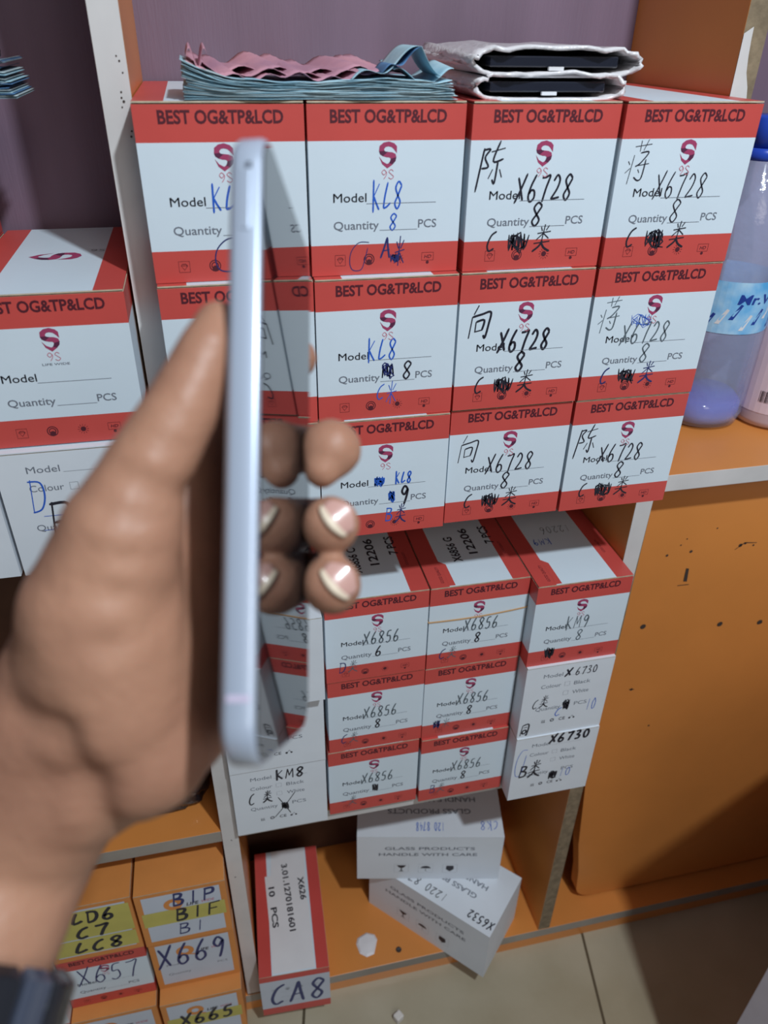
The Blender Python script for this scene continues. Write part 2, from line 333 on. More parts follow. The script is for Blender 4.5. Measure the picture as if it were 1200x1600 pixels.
# ------------------------------------------------------------------ cartons
LH = .0009
def carton_base(root, W, D, H, kind, front_fn, lid_fn=None):
    M = MB(); hb = H - LH - .0007
    if kind == 'red':
        zs = [0, .19 * H, .79 * H, hb]; ms = [RED, WHT, RED]
    elif kind == 'orange':
        zs = [0, hb]; ms = [ORC]
    else:
        zs = [0, hb]; ms = [WBOX]
    for i in range(len(zs) - 1):
        M.box((0, 0, zs[i]), (W, D, zs[i + 1]), ms[i], skip=(0, 1) if len(zs) > 2 else (1,))
    if len(zs) > 2: M.add([(0, 0, 0), (0, D, 0), (W, D, 0), (W, 0, 0)], [(0, 1, 2, 3)], WHT)
    M.add([(0, 0, hb), (W, 0, hb), (W, D, hb), (0, D, hb)], [(0, 1, 2, 3)], CREAM)
    # merge ring vertices
    front_fn(M, frontF(0, 0, 0), W, H)
    o = M.build('carton', root)
    L = MB()
    if kind == 'red':
        y = -.0002
        e = [(.0003, 'r'), (.185 * W, 'w'), (.815 * W, 'r'), (W - .0003, '')]
        for i in range(3):
            mtop = RED if e[i][1] == 'r' else WHT
            L.box((e[i][0], y, H - LH), (e[i + 1][0], D, H), [CREAM, mtop, CREAM, mtop, CREAM, mtop])
    else:
        mt = ORC if kind == 'orange' else WBOX
        L.box((.0003, -.0002, H - LH), (W - .0003, D, H), [mt, mt, CREAM if kind == 'orange' else mt, mt, mt, mt])
    if lid_fn: lid_fn(L, topF(0, 0, H), W, D)
    L.build('lid', root)
    return o
def front_red(M, F, W, H, small=False, sub=False):
    k = W / .1
    text(M, F, 'BEST OG&TP&LCD', .14 * W, .888 * H, .0070 * k, .735 * W, INKR, .028, lift=.00016)
    if sub: text(M, F, 'LIFE WIDE', .42 * W, .545 * H, .0015, .017, GRYINK, .012)
    [text(M, F, 'Model', .15 * W + dx, .445 * H + dx, .0054 * k, .215 * W, GRYINK, 0) for dx in (0, .00018)]
    ribbon(M, F, [(.365 * W, .435 * H), (.83 * W, .435 * H)], .0005, GRYINK)
    text(M, F, 'Quantity', .15 * W, .283 * H, .0052 * k, .30 * W, GRYINK, .009)
    ribbon(M, F, [(.455 * W, .274 * H), (.71 * W, .274 * H)], .0005, GRYINK)
    text(M, F, 'PCS', .715 * W, .283 * H, .0052 * k, .125 * W, GRYINK, .009)
    icons(M, F, W, .095 * H)
INKNAME = {}
def write_marks(root, marks, W, H, lift=0.0):
    for (s, u, v, w, h, lw, m) in marks:
        M = MB(); F = frontF(); F = (F[0] + F[3] * lift, F[1], F[2], F[3])
        hand(M, F, s, u * W, v * H, w * W, h * H, lw * 1.35, m)
        o = M.build('handwriting', root)
        o['label'] = {'blue_pen': 'blue pen writing', 'black_marker': 'black marker writing', 'faded_marker': 'faded grey writing', 'navy_marker': 'dark navy marker writing'}[m.name]
def red_box(x, y, z, marks, label, group, W=.0995, H=.1028, D=.178, rz=0.0, lid=None, sub=False, name='display_carton', cat='box', swap_logo=None):
    root = empty(name, (x, y, z), rz, label, cat, group)
    carton_base(root, W, D, H, 'red', lambda M, F, w, h: front_red(M, F, w, h, sub=sub), lid)
    M = MB(); logo(M, frontF(), .445 * W, .635 * H, .115 * W, .150 * H); M.build('printed_logo', root)
    write_marks(root, marks, W, H)
    return root
B, K, G, Nv = PBLUE, PBLK, PGRY, PNAVY
def x67(s, m, lw, name=None, q='8', bx=.33, tail='C#类', tm=K):
    L = [('X6728', bx, .43, .41, .155, lw, m), (q, .45, .275, .10, .145, lw, m)]
    if name: L.append((name, .055, .55, .20, .21, lw * .9, m))
    L += [('C', .15, .125, .09, .13, .0009, tm), ('#', .30, .11, .18, .13, .0011, K), ('类', .49, .12, .15, .15, .0010, tm)]
    return L
GT = 'red and white cartons in the top tier'
H = .1032
Z0, Z1, Z2 = -H, -2 * H, -3 * H
red_box(.0327, .0046, Z0, [('KL8', .40, .42, .24, .14, .0009, B), ('(', .37, .06, .22, .19, .0006, Nv), ('米', .50, .17, .10, .10, .0008, B)], 'red and white carton with blue KL8, top row, partly behind the silver phone', GT, W=.0985)
red_box(.1328, .0041, Z0, [('KL8', .40, .40, .21, .16, .0008, B), ('8', .51, .27, .07, .10, .0007, B), ('(', .24, .03, .15, .17, .0004, Nv), ('A', .46, .10, .09, .13, .0009, Nv), ('米', .55, .05, .09, .17, .0009, Nv), ('#', .53, .07, .06, .06, .0006, Nv)], 'red and white carton with blue KL8 beside the phone, top row under the cash', GT)
red_box(.2353, -.0002, Z0, x67('', K, .0010, '陈'), 'red and white carton marked X6728, directly under the two black screens', GT, W=.0995)
red_box(.3366, -.0040, Z0, x67('', K, .0007, '蒋', bx=.30), 'red and white carton marked X6728, top row at the right divider', GT, W=.0980, H=.1030)
red_box(.0329, -.001, Z1, [('T', .30, .60, .12, .14, .0009, K), ('KL8', .40, .42, .24, .12, .0009, K), ('A', .35, .08, .1, .14, .0006, K)], 'red and white carton half hidden behind thumb, under the leftmost KL8 carton', GT)
red_box(.1332, -.0027, Z1, [('KL8', .355, .43, .22, .15, .0008, B), ('#', .46, .29, .11, .12, .0009, Nv), ('8', .61, .285, .09, .13, .0009, K), ('C', .42, .14, .08, .12, .0006, B), ('米', .49, .10, .10, .16, .0007, B)], 'red and white carton with thin blue KL8, middle row beside the phone', GT)
red_box(.2345, -.0026, Z1, x67('', K, .0013, '向', bx=.31), 'red and white carton with bold X6728 in the middle row of its stack', GT)
red_box(.3364, -.003, Z1, x67('', G, .0008, '蒋', bx=.27, tm=Nv) + [('#', .33, .55, .20, .10, .0004, B)], 'red and white carton with faded grey X6728 and blue scribble, beside the bottle', GT, W=.0982)
red_box(.0329, -.002, Z2, [('KL8', .36, .43, .26, .13, .0010, K)], 'red and white carton almost hidden behind the hand in the top tier', GT)
red_box(.1331, -.0041, Z2, [('#', .41, .43, .10, .09, .0014, B), ('KL8', .58, .44, .14, .10, .0009, B), ('#', .53, .28, .06, .10, .0011, B), ('9', .62, .26, .09, .16, .0013, K), ('B', .50, .11, .08, .12, .0008, B), ('类', .58, .09, .11, .15, .0009, Nv)], 'red and white carton with small blue KL8 right of the fingertips', GT)
red_box(.2348, -.0002, Z2, x67('', K, .0009, '向', bx=.32), 'red and white carton marked X6728 in the bottom row, between two others', GT)
red_box(.3362, -.0019, Z2, x67('', K, .0009, '陈', bx=.28), 'red and white carton marked X6728, lowest at right, above the KM9 carton', GT, W=.0983)
# left bay
def lid_logo(L, F, W, D):
    logo(L, turned(F, .74 * W, .082, math.pi / 2), 0, 0, .016, .020)
    L2 = turned(F, .70 * W, .115, math.pi / 2)
    text(L, turned(F, .70 * W, .118, -math.pi / 2), '9S LIFE', 0, -.0, .004, .018, STICK, 0)
GL = 'cartons in the left bay'
def lid_left(L, F, W, D):
    logo(L, turned(F, .30 * W, .098, -math.pi / 2), 0, 0, .019, .036, nines=False)
    text(L, turned(F, .71 * W, .099, -math.pi / 2 * 0), '9S', 0, 0, .006, .010, GRYINK, -.012)
red_box(-.0872, 0.0, -.2078, [], 'red and white carton with blank model line, left of the white divider', GL, sub=True, lid=lid_left, H=.1036)
red_box(-.1895, 0.0, -.2078, [], 'red and white carton at far left, second below the blue banknotes', GL)
red_box(-.1900, 0.0, -.1042, [], 'red and white carton under the blue banknotes at the top left', GL)
def front_white(M, F, W, H):
    text(M, F, 'Model', .20 * W, .835 * H, .0052, .22 * W, GRYINK)
    text(M, F, 'Colour', .19 * W, .69 * H, .0052, .23 * W, GRYINK)
    text(M, F, 'Black', .57 * W, .685 * H, .0052, .19 * W, GRYINK)
    text(M, F, 'White', .57 * W, .555 * H, .0052, .19 * W, GRYINK)
    text(M, F, 'Quantity', .17 * W, .37 * H, .0052, .29 * W, GRYINK)
    text(M, F, 'PCS', .62 * W, .38 * H, .0052, .15 * W, GRYINK)
    for v in (.69, .56):
        x, y, r = .49 * W, v * H + .0025, .0028
        ribbon(M, F, [(x - r, y - r), (x + r, y - r)], .0003, GRYINK); ribbon(M, F, [(x + r, y - r), (x + r, y + r)], .0003, GRYINK)
        ribbon(M, F, [(x + r, y + r), (x - r, y + r)], .0003, GRYINK); ribbon(M, F, [(x - r, y + r), (x - r, y - r)], .0003, GRYINK)
    ribbon(M, F, [(.44 * W, .83 * H), (.80 * W, .83 * H)], .0003, GRYINK)
    y = .185 * H
    for x in (.27, .285, .30): ribbon(M, F, [(x * W, y), (x * W, y + .004)], .0009, INK)
    ribbon(M, F, [(.265 * W, y), (.31 * W, y)], .0008, INK)
    disc(M, F, .39 * W, y + .002, .0024, INK, 10, r2=.0014); ribbon(M, F, [(.37 * W, y), (.41 * W, y + .004)], .0005, INK)
    text(M, F, 'CE', .47 * W, y, .0042, .075 * W, INK, .012)
    disc(M, F, .60 * W, y + .001, .0014, INK, 8); disc(M, F, .65 * W, y + .001, .0012, INK, 8); ribbon(M, F, [(.60 * W, y + .001), (.63 * W, y + .0045), (.65 * W, y + .001)], .0006, INK)
def white_box(x, y, z, marks, label, group, W=.099, H=.1028, D=.178, rz=0.0, name='white_carton'):
    root = empty(name, (x, y, z), rz, label, 'box', group)
    M0 = carton_base(root, W, D, H, 'white', front_white)
    write_marks(root, marks, W, H)
    return root
white_box(-.0905, -.006, -.3105, [('D', .16, .52, .15, .26, .0009, B), ('-', .20, .44, .30, .10, .0006, B), ('-', .16, .32, .34, .10, .0006, B), ('P', .25, .26, .22, .34, .0017, K)], 'white carton with blue D, under the blank red and white carton', GL, H=.1015)
white_box(-.1925, -.006, -.3105, [], 'white carton cut off by the left picture edge', GL, H=.1015)
# second tier
GS = 'red and white cartons in the second tier'
def lid_code(a, b, c, off=0.0, blue=False):
    def fn(L, F, W, D):
        G2 = turned(F, .185 * W, .012, math.pi / 2)
        L.face(F, [(.185 * W, .001), (.245 * W, .001), (.245 * W, .034), (.185 * W, .040)], RED, .0001)
        text(L, turned(F, .15 * W, .006, math.pi / 2), 'GOOD QUALITY', 0, 0, .0030, .026, INKR, 0)
        text(L, turned(F, .90 * W, .040, math.pi / 2), 'GOOD QUALITY', 0, 0, .0026, .022, INKR, 0)
        if blue:
            hand(L, turned(F, .30 * W, .070, -math.pi / 2 * 0 + math.pi), 'KM9', -.012, -.004, .020, .010, .0008, PBLUE)
            hand(L, turned(F, .62 * W, .090, math.pi), '12206', -.010, -.004, .034, .012, .0006, PGRY)
        else:
            for s, u, y0, w in ((a, .43, .036, .038), (b, .62, .046, .040), (c, .84, .060, .028)):
                text(L, turned(F, u * W + off, y0, math.pi / 2), s, 0, 0, .0088, w * 1.12, INK, .022)
    return fn
SZ = -.7122; S1 = SZ + .1030; S2 = SZ + .2060
def low(q, tail, m=G, code='X6856', tw=.10):
    return [(code, .36, .43, .37, .145, .0010, m), (q, .48, .275, .08, .12, .0011, K), (tail[0], .12, .12, .09, .13, .0008, Nv), (tail[1], .21, .12, .11, .13, .0007, G)]
red_box(.1364, .031, S2, low('6', 'D类'), 'red and white carton marked X6856 just right of the lowest fingertip', GS, lid=lid_code('X6856 C', '12206', '7 PCS'))
red_box(.2370, .0305, S2, low('8', 'C类'), 'red and white carton marked X6856 with a rubber band around it', GS, lid=lid_code('X6856 G', '12206', '7 PCS'), W=.0990)
red_box(.3370, .013, S2, [('KM9', .36, .43, .26, .15, .0009, G), ('8', .49, .275, .09, .13, .0008, G), ('#', .17, .08, .13, .14, .0012, K)], 'red and white carton marked KM9 on top of the white cartons', GS, lid=lid_code('', '', '', blue=True), W=.0978)
red_box(.1370, .0325, S1, low('8', 'C类'), 'red and white X6856 carton in the middle of the left red stack, second tier', GS)
red_box(.2368, .031, S1, low('8', '#米'), 'red and white X6856 carton directly under the rubber banded carton', GS, W=.0990)
red_box(.1352, .0325, SZ, low('#', '-类'), 'red and white X6856 carton at the bottom, next to the white KM8 carton', GS)
red_box(.2368, .0285, SZ, low('8', 'B类'), 'red and white X6856 carton at the bottom, next to the lowest X6730 carton', GS, W=.0990)
GW = 'white cartons in the second tier'
white_box(.3376, .010, S1, [('X', .44, .82, .09, .10, .0015, K), ('6730', .56, .82, .26, .10, .0008, K), ('C', .12, .42, .08, .13, .0008, K), ('类', .20, .43, .12, .15, .0010, K), ('#', .48, .33, .10, .15, .0012, K), ('C', .40, .26, .1, .12, .0008, B), ('10', .77, .28, .13, .16, .0006, B), ('同', .02, .03, .12, .16, .0013, K)], 'white carton marked X6730 directly under the KM9 carton', GW, W=.0970, H=.1030)
white_box(.3376, .0085, SZ, [('X6730', .40, .86, .50, .13, .0020, K), ('B', .08, .37, .13, .18, .0018, K), ('类', .20, .36, .18, .24, .0018, K), ('#', .47, .24, .12, .16, .0014, K), ('10', .60, .27, .16, .13, .0006, B), ('(', .02, .40, .14, .40, .0005, B)], 'white carton with bold X6730, lowest at right, beside the orange panel', GW, W=.0970, H=.1028)
white_box(.0328, .0115, S2, [], 'white carton behind the lower end of the phone, topmost of its stack', GW, H=.1030)
white_box(.0326, .0255, S1, [('X6730', .40, .84, .40, .12, .0012, K), ('#', .20, .30, .12, .14, .0014, K), ('C', .1, .42, .1, .14, .001, K)], 'white carton below the phone, middle of the left white stack', GW, H=.1030)
white_box(.0326, .0270, SZ, [('KM8', .46, .80, .32, .14, .0016, K), ('C', .15, .47, .09, .18, .0011, K), ('类', .30, .48, .12, .16, .0014, K), ('#', .50, .31, .09, .12, .0013, K), ('X', .42, .22, .26, .32, .0007, K)], 'white carton marked KM8 under the phone, bottom of the white stack', GW)
# rubber band around the carton
M = MB(); x0, y0, z0 = .2370, .0305, S2; e = .0007
base = [(-e, -e, .062), (.0990 + e, -e, .0655), (.0990 + e, .178 + e, .050), (-e, .178 + e, .046)]
loop = []
for i in range(4):
    a, b2 = Vector(base[i]), Vector(base[(i + 1) % 4]); loop += [a.lerp(b2, t / 6) + Vector((0, 0, -.0022 * math.sin(math.pi * t / 6) if i == 0 else 0)) for t in range(6)]
n = len(loop)
vs = []
for p in loop: vs += [(x0 + p.x, y0 + p.y - 0, z0 + p.z - .0007), (x0 + p.x, y0 + p.y, z0 + p.z + .0007)]
M.add(vs, [(2 * i, 2 * ((i + 1) % n), 2 * ((i + 1) % n) + 1, 2 * i + 1) for i in range(n)], mat('tan_rubber', (.60, .36, .18), .5))
tag(M.build('rubber_band', thick=.0006), 'tan rubber band stretched around an X6856 carton', 'rubber band')
# ------------------------------------------------------------------ bottom bay
BZ = -1.0747
def front_ca(M, F, W, H):
    M.face(F, [(.0, .17 * H), (W, .17 * H), (W, .86 * H), (0, .86 * H)], LABW, .0001)
    for v in (.55, .42, .30): ribbon(M, F, [(.28 * W, v * H), (.62 * W, v * H)], .0004, GRYINK, .0002)
    icons(M, F, W, .62 * H, .8, GRYINK)
def lid_ca(L, F, W, D):
    P = [(.14 * W, .10 + .03), (.22 * W, .002), (.80 * W, .002), (.80 * W, .05), (.775 * W, .10), (.78 * W, .172), (.26 * W, .172), (.24 * W, .15)]
    L.face(F, [(.20 * W, .002), (.80 * W, .002), (.79 * W, .06), (.80 * W, .075), (.77 * W, .10), (.80 * W, .172), (.27 * W, .172), (.24 * W, .135), (.15 * W, .135), (.19 * W, .06)], STICK, .0002)
    for s, u, y0, w in (('X626', .66, .127, .034), ('3.01.1270181601', .42, .150, .098), ('10   PCS', .20, .118, .058)):
        text(L, turned(F, u * W, y0, -math.pi / 2 + .06), s, 0, 0, .0078, w, INK, .026, lift=.0004)
root = empty('display_carton', (.0335, .0065, BZ), -.045, 'red and white carton marked CA8 with a white sticker on its lid', 'box')
carton_base(root, .0895, .172, .0975, 'red', front_ca, lid_ca)
M = MB(); hand(M, frontF(), 'CA8', .10 * .09, .024, .078, .050, .0042, PNAVY); M.build('handwriting', root)
def glass_box(x, y, z, rz, W, D, H, label, marks_top, group):
    root = empty('glass_carton', (x, y, z), rz, label, 'box', group)
    M = MB(); M.box((0, 0, 0), (W, D, H - LH - .0005), WBOX); F = frontF()
    text(M, F, 'GLASS PRODUCTS', .19 * W, .70 * H, .0062, .62 * W, GRYINK, .016)
    text(M, F, 'HANDLE WITH CARE', .15 * W, .56 * H, .0062, .68 * W, GRYINK, .016)
    for i in range(3):
        cx, cy, r = (.31 + .17 * i) * W, .26 * H, .0095
        for a, b2 in (((-1, -1), (1, -1)), ((1, -1), (1, 1)), ((1, 1), (-1, 1)), ((-1, 1), (-1, -1))):
            ribbon(M, F, [(cx + a[0] * r * 1.05, cy + a[1] * r), (cx + b2[0] * r * 1.05, cy + b2[1] * r)], .0003, GRYINK)
        if i == 0:
            M.face(F, [(cx - .0065, cy + .007), (cx - .0035, cy + .002), (cx - .0008, cy + .0005), (cx - .0008, cy - .005), (cx - .004, cy - .007), (cx + .004, cy - .007), (cx + .0008, cy - .005), (cx + .0008, cy + .0005), (cx + .0035, cy + .002), (cx + .0065, cy + .007)], INK, .0002)
        if i == 1:
            M.face(F, [(cx - .007, cy + .0)] + [(cx + .007 * math.cos(math.pi - k * math.pi / 8), cy + .0055 * math.sin(math.pi - k * math.pi / 8)) for k in range(1, 8)] + [(cx + .007, cy)], INK, .0002)
            ribbon(M, F, [(cx, cy), (cx, cy - .006), (cx + .002, cy - .006)], .0008, INK)
        if i == 2:
            M.face(F, [(cx - .005, cy + .006), (cx - .0055, cy - .002), (cx, cy - .007), (cx + .0055, cy - .002), (cx + .005, cy + .006)], INK, .0002)
    M.build('carton', root, bevel=.0006)
    L = MB(); L.box((0, -.0002, H - LH), (W, D, H), WBOX); T = topF(0, 0, H)
    for j, s in enumerate(('GLASS PRODUCTS', 'HANDLE WITH CARE', 'MADE IN CHINA')):
        w = (.58, .66, .50)[j] * W
        text(L, turned(T, .5 * W + w / 2, (.36 + .19 * j) * D + .007, math.pi), s, 0, 0, .0075, w, GRYINK, .016)
    L.build('lid', root)
    for (s, u, v, w, h, lw, m) in marks_top:
        M = MB(); hand(M, turned(T, u * W, v * D, math.pi), s, 0, 0, w * W, h * D, lw * 1.3, m); M.build('handwriting', root)
    return root
GG = 'white glass product cartons'
a2 = math.atan2(-.72, .694)
g2o = Vector((.335, -.009)) + .192 * Vector((-.694, .72))
glass_box(g2o.x, g2o.y, BZ, a2, .192, .100, .103, 'white glass carton lying askew on the bottom board, overhanging its edge', [('1220 8748', .62, .20, .40, .12, .0009, K), ('X6532', .99, .20, .20, .12, .0013, K)], GG)
glass_box(.1797, .108, BZ + .1032, math.atan2(-.042, .195), .198, .100, .096, 'upper white glass carton resting on the skewed one', [('120 8748', .60, .22, .20, .13, .0007, B), ('CK8', .97, .24, .13, .13, .0007, B)], GG)
# scrap of plastic and dark screw on the bottom board
M = MB(); P = [(-.013, -.010), (-.004, -.017), (.007, -.015), (.0155, .004), (.013, .012), (.002, .017), (-.012, .012), (-.0155, .004)]
M.add([(p[0], p[1], .0004) for p in P] + [(p[0] * .82, p[1] * .82, .0026) for p in P] + [(0, 0, .0034)], [(i, (i + 1) % 8, 8 + (i + 1) % 8, 8 + i) for i in range(8)] + [(8 + i, 8 + (i + 1) % 8, 16) for i in range(8)] + [tuple(range(7, -1, -1))], mat('milky_plastic', (.78, .76, .78), .4, noise=.08))
tag(M.build('plastic_scrap', loc=(.1865, .0685, BZ)), 'small milky white scrap lying on the orange bottom board', 'scrap')
M = MB(); F = topF(0, 0, 0); n = 14
M.add([(.0042 * math.cos(2 * math.pi * i / n), .0042 * math.sin(2 * math.pi * i / n), 0) for i in range(n)] + [(.0034 * math.cos(2 * math.pi * i / n), .0034 * math.sin(2 * math.pi * i / n), .0018) for i in range(n)],
      [(i, (i + 1) % n, n + (i + 1) % n, n + i) for i in range(n)] + [tuple(range(n, 2 * n)), tuple(range(n - 1, -1, -1))], GRIME)
M.box((-.0026, -.0004, .0018), (.0026, .0004, .0021), PGRY)
tag(M.build('screw', loc=(.229, .0524, BZ)), 'dark round screw head in the orange bottom board', 'screw')
M = MB(); M.box((-.006, -.005, 0), (.006, .006, .012), mat('crumpled_paper', (.74, .70, .66), .7, noise=.1)); o = M.build('paper_scrap', loc=(.2129, -.0188, -1.115), bevel=.002, rot=(0, 0, .5)); tag(o, 'tiny crumpled white scrap on the floor tiles', 'scrap')
def crumb(x, y, label, pts):
    M = MB(); n = len(pts); M.add([(p[0], p[1], 0) for p in pts] + [(p[0] * .6, p[1] * .6, .002) for p in pts], [(i, (i + 1) % n, n + (i + 1) % n, n + i) for i in range(n)] + [tuple(range(n, 2 * n))], mat('brown_crumb', (.16, .11, .07), .8))
    tag(M.build('floor_crumb', loc=(x, y, -1.115)), label, 'crumb', None)
# ------------------------------------------------------------------ left bay lower cartons
def front_orange(yel, pr=True):
    def fn(M, F, W, H):
        M.face(F, [(.07 * W, .08 * H), (.93 * W, .08 * H), (.93 * W, .93 * H), (.07 * W, .93 * H)], LABW, .0001)
        for (v0, v1) in yel: M.face(F, [(.04 * W, v0 * H), (.965 * W, v0 * H), (.965 * W, v1 * H), (.04 * W, v1 * H)], YEL, .00025)
        if pr == 'q':
            text(M, F, 'Model', .15 * W, .46 * H, .004, .2 * W, GRYINK); text(M, F, 'Quantity', .15 * W, .26 * H, .0045, .27 * W, GRYINK); text(M, F, 'PCS', .75 * W, .33 * H, .004, .12 * W, GRYINK)
        if pr:
            O = F; disc(M, F, .40 * W, .73 * H, .0105, ORC, 18, .0003, r2=.0045); ribbon(M, F, [(.40 * W, .66 * H), (.52 * W, .62 * H)], .004, ORC, .00032)
            text(M, F, 'LIFE', .54 * W, .66 * H, .0055, .13 * W, INK, .02, .2, .0003); text(M, F, 'WIDE', .70 * W, .67 * H, .0045, .15 * W, PINKT, .01, .2, .0003)
    return fn
def orange_box(x, y, z, yel, marks, label, pr=True, H=.1025, W=.0985):
    root = empty('orange_carton', (x, y, z), 0, label, 'box', 'orange cartons in the lower left bay')
    carton_base(root, W, .178, H, 'orange', front_orange(yel, pr))
    write_marks(root, marks, W, H, .0002); return root
OZ = -1.0747; o1 = OZ + .1032; o2 = OZ + .2064
orange_box(-.0868, .0135, o2, [(.38, .64)], [('B1P', .38, .70, .52, .22, .0026, Nv), ('B1F', .38, .41, .55, .22, .0030, K), ('B1', .38, .14, .36, .20, .0016, Nv)], 'orange carton marked B1P and B1F, beside the left divider')
orange_box(-.0865, .0165, o1, [], [('X669', .06, .46, .84, .42, .0024, PNAVY)], 'orange carton marked X669 under the B1P carton', pr='q')
orange_box(-.0868, -.0030, OZ, [(.38, .62)], [('X665', .18, .42, .70, .26, .0030, K), ('#', .3, .14, .14, .16, .0016, Nv)], 'orange carton marked X665 at the picture bottom under the X669 carton')
orange_box(-.1885, .0155, o2, [(.66, .90), (.40, .66), (.10, .38)], [('LD6', .32, .68, .50, .20, .0030, K), ('C7', .32, .41, .40, .20, .0030, K), ('LC8', .25, .13, .58, .20, .0030, K)], 'orange carton with yellow paper marked LC8, left of the B1P carton', pr=False)
orange_box(-.1893, -.0005, OZ, [(.30, .50)], [('X67', .25, .2, .5, .2, .0018, K)], 'orange carton at the picture bottom left of the X665 carton')
root = red_box(-.1890, .0165, o1, [('X657', .16, .44, .74, .34, .0013, PNAVY)], 'red and grey white carton marked X657 under the LC8 carton', 'cartons in the lower left bay', W=.0985)
white_box(-.2895, .0010, o1 - .0005, [], 'white carton left of the X657 carton, beside the wristband', 'cartons in the lower left bay', W=.0985)
red_box(-.2895, .0010, OZ, [], 'red carton in the bottom left corner under a white carton', 'cartons in the lower left bay', W=.0985, H=.1022)
# black glossy plastic bundle on the left shelf
def blob(cx, cy, cz, sx, sy, sz, nu=40, nv=22, amp=.18, seed=3, m=None, name='', parent=None, flat=True):
    rg = random.Random(seed); ph = [(rg.uniform(2, 9), rg.uniform(2, 9), rg.uniform(0, 6)) for _ in range(8)]
    vs = []; fs = []
    for j in range(nv + 1):
        th = math.pi * j / nv
        for i in range(nu):
            a = 2 * math.pi * i / nu
            d = Vector((math.sin(th) * math.cos(a), math.sin(th) * math.sin(a), math.cos(th)))
            q = Vector([math.copysign(abs(c) ** .6, c) for c in d])
            r = 1 + amp * sum(math.sin(p[0] * d.x * 1.7 + p[1] * d.z * 1.7 + p[2] + p[0] * d.y) for p in ph) / 4
            z = max(cz + sz * q.z * r, cz - sz * .93)
            vs.append((cx + sx * q.x * r, cy + sy * q.y * r, z))
    for j in range(nv):
        for i in range(nu):
            fs.append((j * nu + i, (j + 1) * nu + i, (j + 1) * nu + (i + 1) % nu, j * nu + (i + 1) % nu))
    M = MB(); M.add(vs, fs, m); return M.build(name, parent, smooth=True)
BLKP = mat('black_glossy_plastic', (.012, .012, .016), .16, bump=.9, bscale=55, coat=.5)
for i, (cx, cz, w) in enumerate(((-.036, -.688, .042), (-.036, -.650, .040))):
    o = blob(cx, .120, cz + (.0 if i else -.003), w, .052, .0205, m=BLKP, name='plastic_bag', seed=11 + i, amp=.10)
    tag(o, ('lower', 'upper')[i] + ' crumpled glossy black plastic bundle on the left shelf behind the hand', 'bag', 'black plastic bundles on the left shelf')
# ------------------------------------------------------------------ banknotes
N1 = mat('note_teal', (.46, .66, .74), .7, noise=.45, nscale=60, col2=(.24, .46, .58))
N2 = mat('note_pale', (.50, .62, .66), .75, noise=.3, nscale=80)
N3 = mat('note_pink', (.60, .30, .36), .7, noise=.3, nscale=35, col2=(.42, .22, .30))
N4 = mat('note_blue', (.10, .24, .46), .7, noise=.4, nscale=60)
def note(root, x0, x1, y0, y1, zf, m, nx=36, ny=8, name='banknote', th=.00022):
    M = MB(); vs = []
    for j in range(ny + 1):
        for i in range(nx + 1):
            u = i / nx; v = j / ny; vs.append((x0 + (x1 - x0) * u, y0 + (y1 - y0) * v + .0012 * math.sin(u * 17 + x0 * 900), zf(u, v)))
    M.add(vs, [(j * (nx + 1) + i, j * (nx + 1) + i + 1, (j + 1) * (nx + 1) + i + 1, (j + 1) * (nx + 1) + i) for j in range(ny) for i in range(nx)], m)
    return M.build(name, root, smooth=True, thick=th)
def bundle(loc, x0, x1, y0, y1, n, dz, curl, label, mats, seed=1):
    root = empty('banknote_bundle', loc, 0, label, 'banknotes', 'bundles of banknotes'); rg = random.Random(seed)
    for k in range(n):
        f = k / n; a = rg.uniform(-.0016, .0016); c = rg.uniform(-.0016, .0016); ph = rg.uniform(0, 6); yo = rg.uniform(-.0012, .0012)
        def zf(u, v, k=k, f=f, ph=ph):
            base = .0005 + k * dz
            return base * (1 - .15 * u) + f * curl * max(0, 1 - u / .16) ** 1.6 + f * .0014 * math.sin(u * 9 + ph * .3) * (1 if k > n * .4 else .2) + f * .004 * max(0, (u - .86) / .14) ** 1.5 * (.5 + .5 * math.cos(ph)) + .0003 * math.sin(u * 40 + ph) * f
        note(root, x0 + a, x1 + c - f * .004, y0 + yo, y1 + yo, zf, mats[k % len(mats)])
    return root
bu = bundle((0, 0, 0), .064, .2245, .004, .074, 26, .00042, .0085, 'bundle of teal banknotes with pink ones on top, lying on two KL8 cartons', [N1, N2, N1, N1, N2])
def zp(k):
    return lambda u, v: .0118 + k * .0013 + .0035 * max(0, 1 - u / .10) ** 1.2 + .0030 * math.sin(u * 14 + k * 2.1) * (.4 + .6 * v) + .0016 * math.sin(u * 33 + v * 5 + k) + .004 * v
note(bu, .070, .168, .008, .072, zp(0), N3); note(bu, .066, .185, .012, .073, zp(1), N3); note(bu, .075, .20, .022, .074, zp(2), N3)
note(bu, .160, .214, .003, .040, lambda u, v: .0105 + .017 * min(1, u / .78) ** 1.3 - .060 * max(0, u - .78) + .003 * math.sin(u * 12), N1)
note(bu, .178, .202, .0022, .03, lambda u, v: .0140 + .0125 * u + .002 * math.sin(u * 9), N4)
note(bu, .186, .2235, .006, .05, lambda u, v: .012 + .0045 * math.sin(u * 7 + 1) + .003 * v, N1)
note(bu, .066, .078, .010, .05, lambda u, v: .0205 + .005 * math.sin(u * 9) + .002 * v, N3)
bl = bundle((0, 0, 0), -.150, -.0425, .060, .125, 18, .0011, .0, 'small stack of blue banknotes jutting in at the top left picture edge', [N1, N2, N4], 5)
bl.location = (.010, -.030, -.0014)
M = MB(); 
vs = []
for j in range(5):
    for i in range(13): vs.append((-.125 + .070 * i / 12, .066 + .012 * j, -.0012 + .0205 + .0018 * math.sin(i * .9) + .001 * j))
M.add(vs, [(j * 13 + i, j * 13 + i + 1, (j + 1) * 13 + i + 1, (j + 1) * 13 + i) for j in range(4) for i in range(12)], PBLK)
